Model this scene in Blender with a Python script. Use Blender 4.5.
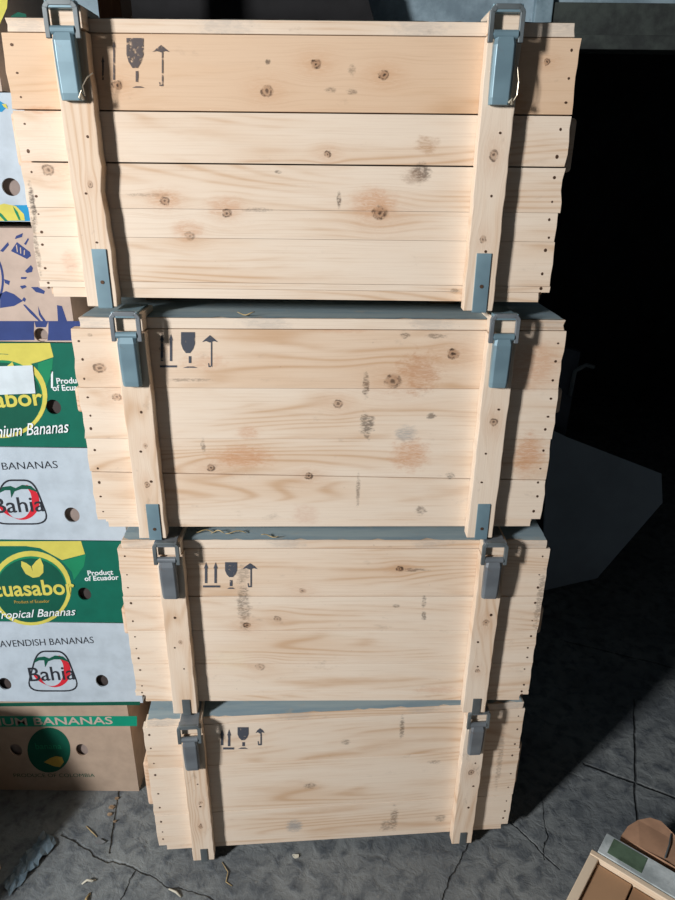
import bpy, bmesh, math, random
from mathutils import Vector, Matrix, noise
R = math.radians
random.seed(7)
sc = bpy.context.scene
for o in list(bpy.data.objects): bpy.data.objects.remove(o)
col = sc.collection

# ------------------------------------------------ camera
F, TH, RO, CZ = 676.0, R(22.81), R(.61), 1.629
cd = bpy.data.cameras.new('camera'); cam = bpy.data.objects.new('camera', cd); col.objects.link(cam)
cd.sensor_fit = 'VERTICAL'; cd.sensor_height = 36; cd.lens = F / 900 * 36; cd.clip_start = .02
fw = Vector((0, math.cos(TH), -math.sin(TH))); up = Vector((0, math.sin(TH), math.cos(TH))); rt = Vector((1, 0, 0))
up2 = up * math.cos(RO) - rt * math.sin(RO); rt2 = rt * math.cos(RO) + up * math.sin(RO)
m = Matrix((rt2, up2, -fw)).transposed().to_4x4(); m.translation = (0, 0, CZ); cam.matrix_world = m
sc.camera = cam

# ------------------------------------------------ world, lights, exposure
w = bpy.data.worlds.new('world'); sc.world = w; w.use_nodes = True
w.node_tree.nodes['Background'].inputs[0].default_value = (.55, .75, 1, 1)
w.node_tree.nodes['Background'].inputs[1].default_value = .22
sc.view_settings.view_transform = 'Standard'; sc.view_settings.look = 'None'
sc.view_settings.gamma = 1; sc.view_settings.exposure = 0; sc.view_settings.use_curve_mapping = False
def area(name, loc, target, sx, sy, power, color):
    l = bpy.data.lights.new(name, 'AREA'); l.shape = 'RECTANGLE'; l.size = sx; l.size_y = sy; l.energy = power; l.color = color
    o = bpy.data.objects.new(name, l); col.objects.link(o); o.location = loc
    o.rotation_euler = (Vector(target) - Vector(loc)).to_track_quat('-Z', 'Y').to_euler(); return o
WINC = Vector((-2.62, -1.30, 2.28))     # daylight enters by a window high in the left wall
area('window_daylight', WINC, (-.1, 1.2, .9), .34, .54, 182, (1, .985, .975))

# ------------------------------------------------ pixel <-> world helpers (to read sizes off the photograph)
def ray(x, y):
    u = x - 337.5; v = y - 450; c, q = math.cos(RO), math.sin(RO)
    a = (u * c + v * q) / F; b = -(-u * q + v * c) / F
    return Vector((a, math.cos(TH) + b * math.sin(TH), -math.sin(TH) + b * math.cos(TH)))
def on_y(x, y, Y): r = ray(x, y); r = r * (Y / r.y); return Vector((r.x, r.y, r.z + CZ))
def on_z(x, y, Z=0): r = ray(x, y); r = r * ((Z - CZ) / r.z); return Vector((r.x, r.y, r.z + CZ))

# ------------------------------------------------ material helpers
def srgb(r, g, b):
    f = lambda c: (c / 255 / 12.92) if c / 255 <= .04045 else ((c / 255 + .055) / 1.055) ** 2.4
    return (f(r), f(g), f(b), 1)
class NT:
    def __init__(s, name):
        s.m = bpy.data.materials.new(name); s.m.use_nodes = True; s.t = s.m.node_tree; s.b = s.t.nodes['Principled BSDF']
    def n(s, kind, **kw):
        nd = s.t.nodes.new(kind)
        for k, v in kw.items():
            if k.startswith('i_'): nd.inputs[int(k[2:])].default_value = v
            else: setattr(nd, k, v)
        return nd
    def l(s, a, b): s.t.links.new(a, b)
    def val(s, x, nd, i):
        if hasattr(x, 'is_linked') or hasattr(x, 'links'): s.l(x, nd.inputs[i])
        else: nd.inputs[i].default_value = x
    def math(s, op, a, b=0.0, c=0.0, clamp=False):
        nd = s.n('ShaderNodeMath', operation=op); nd.use_clamp = clamp
        s.val(a, nd, 0); s.val(b, nd, 1)
        if op in ('MULTIPLY_ADD', 'SMOOTH_MIN'): s.val(c, nd, 2)
        return nd.outputs[0]
    def coord(s, kind='Object'): return s.n('ShaderNodeTexCoord').outputs[kind]
    def sep(s, v): nd = s.n('ShaderNodeSeparateXYZ'); s.l(v, nd.inputs[0]); return nd.outputs
    def comb(s, x, y, z):
        nd = s.n('ShaderNodeCombineXYZ'); s.val(x, nd, 0); s.val(y, nd, 1); s.val(z, nd, 2); return nd.outputs[0]
    def noise(s, v, scale, detail=3, rough=.55, dist=0):
        nd = s.n('ShaderNodeTexNoise'); s.l(v, nd.inputs['Vector']); nd.inputs['Scale'].default_value = scale
        nd.inputs['Detail'].default_value = detail; nd.inputs['Roughness'].default_value = rough; nd.inputs['Distortion'].default_value = dist
        return nd.outputs[0]
    def ramp(s, f, stops):
        nd = s.n('ShaderNodeValToRGB'); s.val(f, nd, 0); e = nd.color_ramp.elements
        while len(e) < len(stops): e.new(.5)
        for k, (p, c) in enumerate(stops):
            e[k].position = p; e[k].color = c if len(c) == 4 else (*c, 1)
        return nd.outputs[0]
    def g(s, f, a, b): 
        nd = s.n('ShaderNodeMapRange'); nd.clamp = True; nd.interpolation_type = 'SMOOTHSTEP'; s.val(f, nd, 0)
        nd.inputs[1].default_value = a; nd.inputs[2].default_value = b; return nd.outputs[0]
    def mix(s, f, a, b, mode='MIX'):
        nd = s.n('ShaderNodeMix', data_type='RGBA', blend_type=mode); s.val(f, nd, 0)
        for x, i in ((a, 6), (b, 7)):
            s.val(x, nd, i)
        return nd.outputs[2]
    def bump(s, h, st, dist=.002):
        nd = s.n('ShaderNodeBump'); nd.inputs['Strength'].default_value = st; nd.inputs['Distance'].default_value = dist
        s.l(h, nd.inputs['Height']); s.l(nd.outputs[0], s.b.inputs['Normal'])

PALE = srgb(233, 217, 198); MIDW = srgb(224, 200, 175); ORNG = srgb(214, 174, 134); DARKW = srgb(176, 138, 102)
def wood(name, seed=0, knots=(), stains=(), vertical=False, pale=PALE, mid=MIDW, warm=ORNG, dirt=.5, rings=True):
    """planed softwood: growth rings swept round given knots, warm heartwood blotches, dirt marks; coordinates in metres on the object"""
    t = NT(name); x, y, z = t.sep(t.coord())
    if vertical: x, z = z, x
    tint = t.n('ShaderNodeAttribute', attribute_name='tint').outputs['Fac']
    off = t.math('MULTIPLY', tint, 37.7)
    wz = z; kmask = None; kcore = None
    kn1 = t.math('SUBTRACT', t.noise(t.comb(t.math('MULTIPLY', x, 95), seed + 1, t.math('MULTIPLY', z, 95)), 1, 3, .6), .5)
    kn2 = t.math('SUBTRACT', t.noise(t.comb(t.math('MULTIPLY', x, 95), seed + 7, t.math('MULTIPLY', z, 95)), 1, 3, .6), .5)
    nx_, nz_ = t.math('ADD', x, t.math('MULTIPLY', kn1, .011)), t.math('ADD', z, t.math('MULTIPLY', kn2, .009))
    for kx, kz, r, dk in knots:
        dx = t.math('SUBTRACT', x, kx); dz = t.math('SUBTRACT', z, kz)
        d2 = t.math('ADD', t.math('MULTIPLY', t.math('MULTIPLY', dx, dx), .35), t.math('MULTIPLY', dz, dz))
        e = t.math('EXPONENT', t.math('DIVIDE', d2, -(2.6 * r) ** 2))
        wz = t.math('SUBTRACT', wz, t.math('MULTIPLY', t.math('MULTIPLY', dz, e), .85)); halo = t.math('MULTIPLY', e, dk) if kmask is None else t.math('MAXIMUM', halo, t.math('MULTIPLY', e, dk))
        dx = t.math('SUBTRACT', nx_, kx); dz = t.math('SUBTRACT', nz_, kz)
        d = t.math('SQRT', t.math('ADD', t.math('MULTIPLY', t.math('MULTIPLY', dx, dx), .7), t.math('MULTIPLY', dz, dz)))
        mk = t.math('MULTIPLY', t.math('SUBTRACT', 1, t.g(d, r * .55, r * 1.15)), dk)
        ck = t.math('MULTIPLY', t.math('MAXIMUM', t.math('SUBTRACT', 1, t.g(d, r * .12, r * .42)), t.math('MULTIPLY', t.math('SUBTRACT', 1, t.g(t.math('ABSOLUTE', t.math('SUBTRACT', d, r * .75)), r * .08, r * .3)), t.g(kn1, -.1, .12))), dk)
        kmask = mk if kmask is None else t.math('MAXIMUM', kmask, mk)
        kcore = ck if kcore is None else t.math('MAXIMUM', kcore, ck)
    low = t.noise(t.comb(t.math('MULTIPLY', x, 1.1), t.math('ADD', off, seed), t.math('MULTIPLY', wz, 9)), 1, 1.5, .4)
    ringc = t.math('ADD', t.math('MULTIPLY', wz, 330), t.math('MULTIPLY', low, 95))
    ring = t.math('SINE', t.math('ADD', ringc, off))
    ring = t.math('POWER', t.math('ADD', t.math('MULTIPLY', ring, .5), .5), 3.0)
    fib = t.noise(t.comb(t.math('MULTIPLY', x, 7), t.math('ADD', off, seed + 3.1), t.math('MULTIPLY', wz, 520)), 1, 3, .6)
    mot = t.noise(t.comb(t.math('MULTIPLY', x, 2.2), t.math('ADD', off, seed + 9.7), t.math('MULTIPLY', wz, 13)), 1, 4, .6)
    c = t.mix(t.g(mot, .35, .75), pale, mid)
    c = t.mix(t.math('MULTIPLY', t.g(tint, .45, 1.0), .75), c, warm)
    rs = t.math('MULTIPLY', ring, t.math('MULTIPLY', t.g(mot, .42, .68), .62 if rings else .2))
    c = t.mix(rs, c, t.mix(.5, DARKW, warm))
    c = t.mix(t.math('MULTIPLY', t.g(fib, .45, .8), .22), c, DARKW)
    brk = t.noise(t.comb(t.math('MULTIPLY', x, 60), seed, t.math('MULTIPLY', z, 110)), 1, 4, .7)
    stripe = t.g(t.noise(t.comb(t.math('MULTIPLY', x, 34), seed + 2, t.math('MULTIPLY', z, 190)), 1, 3, .6, 2.2), .38, .6)
    soft = t.math('ADD', t.math('MULTIPLY', stripe, .75), .5, clamp=True)
    hard = t.g(t.noise(t.comb(t.math('MULTIPLY', x, 120), seed + 6, t.math('MULTIPLY', z, 260)), 1, 3, .65), .4, .56)
    hard2 = t.math('ADD', t.math('MULTIPLY', hard, .7), .3)
    for sx, sz, ru, rz, cc, st, br in stains:
        ddx = t.math('DIVIDE', t.math('SUBTRACT', x, sx), ru); ddz = t.math('DIVIDE', t.math('SUBTRACT', z, sz), rz)
        dd = t.math('SQRT', t.math('ADD', t.math('MULTIPLY', ddx, ddx), t.math('MULTIPLY', ddz, ddz)))
        dd = t.math('ADD', dd, t.math('MULTIPLY', t.math('SUBTRACT', brk, .5), br))
        c = t.mix(t.math('MULTIPLY', t.math('MULTIPLY', t.math('SUBTRACT', 1, t.g(dd, .3 if sum(cc) > 300 else .5, 1.15)), st), soft if sum(cc) > 300 else hard2), c, srgb(*cc))
    if kmask is not None:
        c = t.mix(t.math('MULTIPLY', t.math('MULTIPLY', halo, soft), .42), c, srgb(196, 146, 104))
        c = t.mix(t.math('MULTIPLY', kmask, .55), c, srgb(150, 108, 76))
        c = t.mix(t.math('MULTIPLY', kcore, .9), c, srgb(46, 32, 24))
    dn = t.noise(t.comb(t.math('MULTIPLY', x, 16), seed + 5, t.math('MULTIPLY', z, 30)), 1, 5, .7)
    c = t.mix(t.math('MULTIPLY', t.g(dn, .6, .82), dirt), c, srgb(128, 112, 98))
    sp = t.noise(t.comb(t.math('MULTIPLY', x, 90), seed + 15, t.math('MULTIPLY', z, 170)), 1, 2, .6)
    c = t.mix(t.math('MULTIPLY', t.g(sp, .74, .82), dirt), c, srgb(90, 70, 55))
    t.l(c, t.b.inputs['Base Color']); t.b.inputs['Roughness'].default_value = .72; t.b.inputs['Specular IOR Level'].default_value = .25
    t.bump(t.math('ADD', fib, t.math('MULTIPLY', ring, .3)), .25, .0008)
    return t.m
def plain(name, c, rough=.7, metal=0, var=.12, scale=30, bump=.1, c2=None, spec=.3):
    t = NT(name); co = t.coord(); n = t.noise(co, scale, 4, .6); n2 = t.noise(co, scale * .15, 4, .6)
    d = c2 or (c[0] * (1 - var * 2.5), c[1] * (1 - var * 2.5), c[2] * (1 - var * 2.5), 1)
    k = t.mix(t.g(n, .35, .75), c, d); k = t.mix(t.math('MULTIPLY', t.g(n2, .4, .7), .5), k, d)
    t.l(k, t.b.inputs['Base Color']); t.b.inputs['Roughness'].default_value = rough; t.b.inputs['Metallic'].default_value = metal
    t.b.inputs['Specular IOR Level'].default_value = spec
    if bump: t.bump(n, bump, .001)
    return t.m
def worn(name, c, lo=.35, hi=.55, scale=260):
    """ink or stencil paint with worn-through gaps"""
    t = NT(name); n = t.noise(t.coord(), scale, 3, .6)
    a = t.math('MULTIPLY', t.g(n, lo, hi), .9)
    t.b.inputs['Base Color'].default_value = c; t.b.inputs['Roughness'].default_value = .8
    t.l(a, t.b.inputs['Alpha']); return t.m
M = {}
# painted steel: blue-grey paint, chipped edges, a little rust
def painted_steel(name, c, c2, rust=.25, rough=.42):
    t = NT(name); co = t.coord(); n = t.noise(co, 38, 5, .65); n2 = t.noise(co, 9, 3, .5)
    k = t.mix(t.g(n2, .35, .7), c, c2); k = t.mix(t.math('MULTIPLY', t.g(n, .62, .72), rust), k, srgb(112, 88, 72))
    t.l(k, t.b.inputs['Base Color']); t.b.inputs['Roughness'].default_value = rough; t.b.inputs['Metallic'].default_value = .25
    t.bump(n, .15, .0006); return t.m
M['steel_blue'] = painted_steel('blue_grey_painted_steel', srgb(136, 166, 178), srgb(112, 138, 150))
M['steel_dark'] = painted_steel('grey_painted_steel', srgb(134, 142, 148), srgb(104, 110, 116), .4)
M['steel_mid'] = painted_steel('dull_steel', srgb(120, 130, 134), srgb(86, 92, 94), .5)
M['wire'] = plain('bright_wire', srgb(200, 190, 170), .35, .6)
M['nail'] = plain('nail_rust', srgb(96, 72, 56), .6, .4, scale=200)
M['stencil'] = worn('stencil_ink', srgb(70, 76, 88), .22, .42, 130)
M['stencil_faint'] = worn('faint_stencil_ink', srgb(92, 84, 84), .3, .5, 150)
def lid_mat():
    t = NT('dusty_blue_lid_paint'); co = t.coord(); x, y, z = t.sep(co)
    n = t.noise(co, 22, 5, .7); n2 = t.noise(t.comb(t.math('MULTIPLY', x, 4), t.math('MULTIPLY', y, 40), z), 1, 4, .6)
    k = t.mix(t.g(n2, .3, .7), srgb(132, 154, 166), srgb(158, 174, 178)); k = t.mix(t.g(n, .55, .8), k, srgb(172, 170, 160))
    t.l(k, t.b.inputs['Base Color']); t.b.inputs['Roughness'].default_value = .8; t.bump(n, .4, .002); return t.m
M['lid'] = lid_mat()

# ------------------------------------------------ mesh helpers
class MB:
    def __init__(s): s.bm = bmesh.new(); s.tl = s.bm.faces.layers.float.new('tint')
    def box(s, x0, x1, y0, y1, z0, z1, tint=0.0, mat=None):
        vs = [s.bm.verts.new((x, y, z)) for z in (z0, z1) for y in (y0, y1) for x in (x0, x1)]
        if mat is not None:
            for v in vs: v.co = mat @ v.co
        for f in ((0, 2, 3, 1), (4, 5, 7, 6), (0, 1, 5, 4), (2, 6, 7, 3), (0, 4, 6, 2), (1, 3, 7, 5)):
            fc = s.bm.faces.new([vs[i] for i in f]); fc[s.tl] = tint
    def prism(s, pts, y0, y1, tint=0.0):
        """outline in x,z (counter-clockwise seen from the front, -y) pushed from y0 to y1"""
        a = [s.bm.verts.new((p[0], y0, p[1])) for p in pts]; b = [s.bm.verts.new((p[0], y1, p[1])) for p in pts]
        fs = [s.bm.faces.new(a), s.bm.faces.new(b[::-1])]
        n = len(pts)
        for i in range(n): fs.append(s.bm.faces.new([a[(i + 1) % n], a[i], b[i], b[(i + 1) % n]]))
        for f in fs: f[s.tl] = tint
    def cyl(s, c, axis, r, h, n=14, tint=0.0):
        q = Vector((0, 0, 1)).rotation_difference(Vector(axis).normalized()).to_matrix().to_4x4(); q.translation = c
        ret = bmesh.ops.create_cone(s.bm, cap_ends=True, segments=n, radius1=r, radius2=r, depth=h, matrix=q)
    def tube(s, pts, r, n=8, closed=False):
        pts = [Vector(p) for p in pts]; rings = []; N = len(pts); prev = None
        for i, p in enumerate(pts):
            if closed: d = (pts[(i + 1) % N] - pts[i - 1]).normalized()
            else: d = (pts[min(i + 1, N - 1)] - pts[max(i - 1, 0)]).normalized()
            if prev is None: a = d.orthogonal().normalized()
            else: a = (prev - d * prev.dot(d)).normalized()
            prev = a; b = d.cross(a)
            rr = r[i] if isinstance(r, (list, tuple)) else r
            rings.append([s.bm.verts.new(p + (a * math.cos(k * 2 * math.pi / n) + b * math.sin(k * 2 * math.pi / n)) * rr) for k in range(n)])
        for i in range(N if closed else N - 1):
            A, B = rings[i], rings[(i + 1) % N]
            for k in range(n): s.bm.faces.new((A[k], A[(k + 1) % n], B[(k + 1) % n], B[k]))
        if not closed: s.bm.faces.new(rings[0][::-1]); s.bm.faces.new(rings[-1])
    def build(s, name, mat, parent=None, bevel=0, smooth=False, loc=None):
        bmesh.ops.recalc_face_normals(s.bm, faces=s.bm.faces)
        me = bpy.data.meshes.new(name); s.bm.to_mesh(me); s.bm.free(); me.materials.append(mat)
        if smooth:
            for p in me.polygons: p.use_smooth = True
        o = bpy.data.objects.new(name, me); col.objects.link(o); o.parent = parent
        if loc: o.location = loc
        if bevel:
            bv = o.modifiers.new('bevel', 'BEVEL'); bv.width = bevel; bv.segments = 2; bv.limit_method = 'ANGLE'; bv.angle_limit = R(40)
        return o
def empty(name, loc=(0, 0, 0), rz=0):
    o = bpy.data.objects.new(name, None); col.objects.link(o); o.location = loc; o.rotation_euler = (0, 0, rz); o.empty_display_size = .05; return o
def tag(o, label=None, cat=None, group=None, kind=None):
    if label: o['label'] = label
    if cat: o['category'] = cat
    if group: o['group'] = group
    if kind: o['kind'] = kind
    return o
def struct(name, mb, mat, bevel=0): return tag(mb.build(name, mat, bevel=bevel), kind='structure')
def flat(name, loops, mat, parent, y=0.0, ext=0.0):
    """filled outline(s) in x,z lying on the plane y (facing -y); inner loops are holes; ext = half thickness"""
    cu = bpy.data.curves.new(name, 'CURVE'); cu.dimensions = '2D'; cu.fill_mode = 'BOTH'; cu.extrude = ext
    for lp in loops:
        sp = cu.splines.new('POLY'); sp.points.add(len(lp) - 1)
        for i, p in enumerate(lp): sp.points[i].co = (p[0], p[1], 0, 1)
        sp.use_cyclic_u = True
    return _curve_mesh(name, cu, mat, parent, y)
def _curve_mesh(name, cu, mat, parent, y, fix=None):
    tmp = bpy.data.objects.new('tmp', cu); col.objects.link(tmp)
    dg = bpy.context.evaluated_depsgraph_get(); me = bpy.data.meshes.new_from_object(tmp.evaluated_get(dg))
    bpy.data.objects.remove(tmp)
    if fix: fix(me)
    for v in me.vertices: v.co = Vector((v.co.x, y - v.co.z, v.co.y))
    me.materials.clear(); me.materials.append(mat); me.name = name
    o = bpy.data.objects.new(name, me); col.objects.link(o); o.parent = parent; return o
def text(name, s, x0, x1, z0, z1, mat, parent, y, slope=0.0, shear=0.0, bold=0.0, spacing=1.0):
    cu = bpy.data.curves.new(name, 'FONT'); cu.body = s; cu.shear = shear; cu.offset = bold; cu.size = 1; cu.space_character = spacing; cu.fill_mode = 'BOTH'
    cu.resolution_u = 5
    def fix(me):
        xs = [v.co.x for v in me.vertices]; ys = [v.co.y for v in me.vertices]
        a, b, c, d = min(xs), max(xs), min(ys), max(ys)
        for v in me.vertices:
            u = (v.co.x - a) / (b - a); q = (v.co.y - c) / (d - c)
            v.co.x = x0 + u * (x1 - x0); v.co.y = z0 + q * (z1 - z0) + slope * u
    return _curve_mesh(name, cu, mat, parent, y, fix)
def circle(cx, cz, rx, rz=None, n=40, rot=0):
    rz = rz or rx; return [(cx + rx * math.cos(a) * math.cos(rot) - rz * math.sin(a) * math.sin(rot), cz + rx * math.cos(a) * math.sin(rot) + rz * math.sin(a) * math.cos(rot)) for a in [i * 2 * math.pi / n for i in range(n)]]

# ------------------------------------------------ the setting
def floor_mat():
    t = NT('worn_dark_concrete'); co = t.coord(); x, y, z = t.sep(co)
    wn = t.noise(co, 9, 4, .6); wx = t.math('ADD', x, t.math('MULTIPLY', t.math('SUBTRACT', wn, .5), .05))
    wn2 = t.noise(t.comb(y, x, 3.3), 9, 4, .6); wy = t.math('ADD', y, t.math('MULTIPLY', t.math('SUBTRACT', wn2, .5), .05))
    big = t.noise(co, 3.1, 5, .62); fine = t.noise(co, 60, 4, .65); mid = t.noise(co, 26, 5, .6, .4)
    k = t.mix(t.g(big, .32, .68), srgb(98, 104, 108), srgb(126, 131, 132)); k = t.mix(t.g(mid, .4, .72), k, srgb(76, 82, 88))
    k = t.mix(t.math('MULTIPLY', t.g(fine, .6, .78), .5), k, srgb(150, 150, 146))
    crack = None
    P = lambda a, b: on_z(a, b)
    segs = [((62, 836), (135, 870), .0026), ((135, 870), (215, 900), .002), ((135, 870), (116, 905), .002), ((120, 790), (111, 852), .003),
            ((500, 815), (560, 870), .002), ((585, 764), (690, 803), .004), ((634, 700), (637, 840), .0035), ((470, 842), (440, 905), .002),
            ((545, 860), (545, 800), .0015), ((560, 640), (690, 672), .0035)]
    for a, b, wd in segs:
        A, B = P(*a), P(*b); d = B - A; L = d.length; d /= L
        px = t.math('SUBTRACT', wx if wd < .003 else t.math('ADD', t.math('MULTIPLY', wx, .3), t.math('MULTIPLY', x, .7)), A.x); py = t.math('SUBTRACT', wy if wd < .003 else t.math('ADD', t.math('MULTIPLY', wy, .3), t.math('MULTIPLY', y, .7)), A.y)
        al = t.math('ADD', t.math('MULTIPLY', px, d.x), t.math('MULTIPLY', py, d.y))
        al = t.math('MINIMUM', t.math('MAXIMUM', al, 0), L)
        ex = t.math('SUBTRACT', px, t.math('MULTIPLY', al, d.x)); ey = t.math('SUBTRACT', py, t.math('MULTIPLY', al, d.y))
        dist = t.math('SQRT', t.math('ADD', t.math('MULTIPLY', ex, ex), t.math('MULTIPLY', ey, ey)))
        mk = t.math('SUBTRACT', 1, t.g(dist, wd * .15, wd * 1.5)); crack = mk if crack is None else t.math('MAXIMUM', crack, mk)
    k = t.mix(t.math('MULTIPLY', t.math('MULTIPLY', crack, t.g(mid, .3, .55)), .75), k, srgb(34, 36, 38))
    t.l(k, t.b.inputs['Base Color']); t.l(t.g(big, .2, .8), t.b.inputs['Roughness'])
    r = t.n('ShaderNodeMapRange'); t.l(mid, r.inputs[0]); r.inputs[3].default_value = .5; r.inputs[4].default_value = .85
    t.l(r.outputs[0], t.b.inputs['Roughness']); t.b.inputs['Specular IOR Level'].default_value = .35
    h = t.math('ADD', t.math('MULTIPLY', mid, 1.0), t.math('MULTIPLY', fine, .25)); h = t.math('SUBTRACT', h, t.math('MULTIPLY', crack, .9))
    t.bump(h, .75, .009)
    return t.m
def plaster(name, a, b, scale=4):
    t = NT(name); co = t.coord(); n = t.noise(co, scale, 6, .65); f = t.noise(co, 40, 3, .6)
    k = t.mix(t.g(n, .35, .65), a, b); k = t.mix(t.math('MULTIPLY', t.g(f, .6, .8), .4), k, srgb(70, 74, 78))
    t.l(k, t.b.inputs['Base Color']); t.b.inputs['Roughness'].default_value = .85; t.bump(f, .3, .003); return t.m
XL, XR, YF, YB, H = -2.6, 3.0, -2.6, 2.5, 3.0
b = MB(); b.box(XL - .2, XR + .2, YF - .2, 5.2, -.12, 0); struct('floor', b, floor_mat())
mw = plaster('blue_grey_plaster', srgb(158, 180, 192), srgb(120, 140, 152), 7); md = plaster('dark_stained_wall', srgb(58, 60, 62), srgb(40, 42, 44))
b = MB(); b.box(XL, .645, YB, YB + .16, 0, H); b.box(.645, 2.5, YB, YB + .16, 2.1051, H); b.box(2.5, XR, YB, YB + .16, 0, H); struct('wall_back', b, mw)
b = MB(); wy0, wy1, wz0, wz1 = -1.62, -.98, 1.88, 2.68
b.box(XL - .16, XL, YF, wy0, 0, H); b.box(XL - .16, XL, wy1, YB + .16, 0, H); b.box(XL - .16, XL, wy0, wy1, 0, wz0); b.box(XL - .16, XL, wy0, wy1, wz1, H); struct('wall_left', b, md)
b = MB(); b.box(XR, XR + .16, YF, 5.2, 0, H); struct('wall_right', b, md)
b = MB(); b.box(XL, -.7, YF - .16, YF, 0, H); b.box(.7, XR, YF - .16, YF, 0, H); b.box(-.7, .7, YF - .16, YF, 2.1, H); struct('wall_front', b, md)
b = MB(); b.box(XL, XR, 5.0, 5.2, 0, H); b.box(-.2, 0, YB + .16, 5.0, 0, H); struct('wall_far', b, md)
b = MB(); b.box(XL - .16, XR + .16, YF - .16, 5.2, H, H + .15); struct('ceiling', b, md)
b = MB()
for a0, a1, c0, c1 in ((wy0, wy1, wz0, wz0 + .04), (wy0, wy1, wz1 - .04, wz1), (wy0, wy0 + .04, wz0, wz1), (wy1 - .04, wy1, wz0, wz1)): b.box(XL - .12, XL - .04, a0, a1, c0, c1)
struct('window_1', b, plain('window_paint', srgb(120, 130, 132)))
# doorway at the right: jamb and dirty transom
b = MB(); b.box(.60, .655, YB - .03, YB, 0, 2.3); struct('trim_1', b, plaster('pale_blue_jamb', srgb(140, 164, 176), srgb(110, 134, 146), 12), .003)
tr = plaster('grimy_dark_green_board', srgb(70, 78, 74), srgb(44, 48, 48), 9)
b = MB(); b.box(.655, 2.5, YB - .02, YB + .03, 2.015, 2.105); b.box(.655, 2.5, YB - .045, YB + .05, 1.975, 2.015); struct('trim_2', b, tr, .003)

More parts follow.
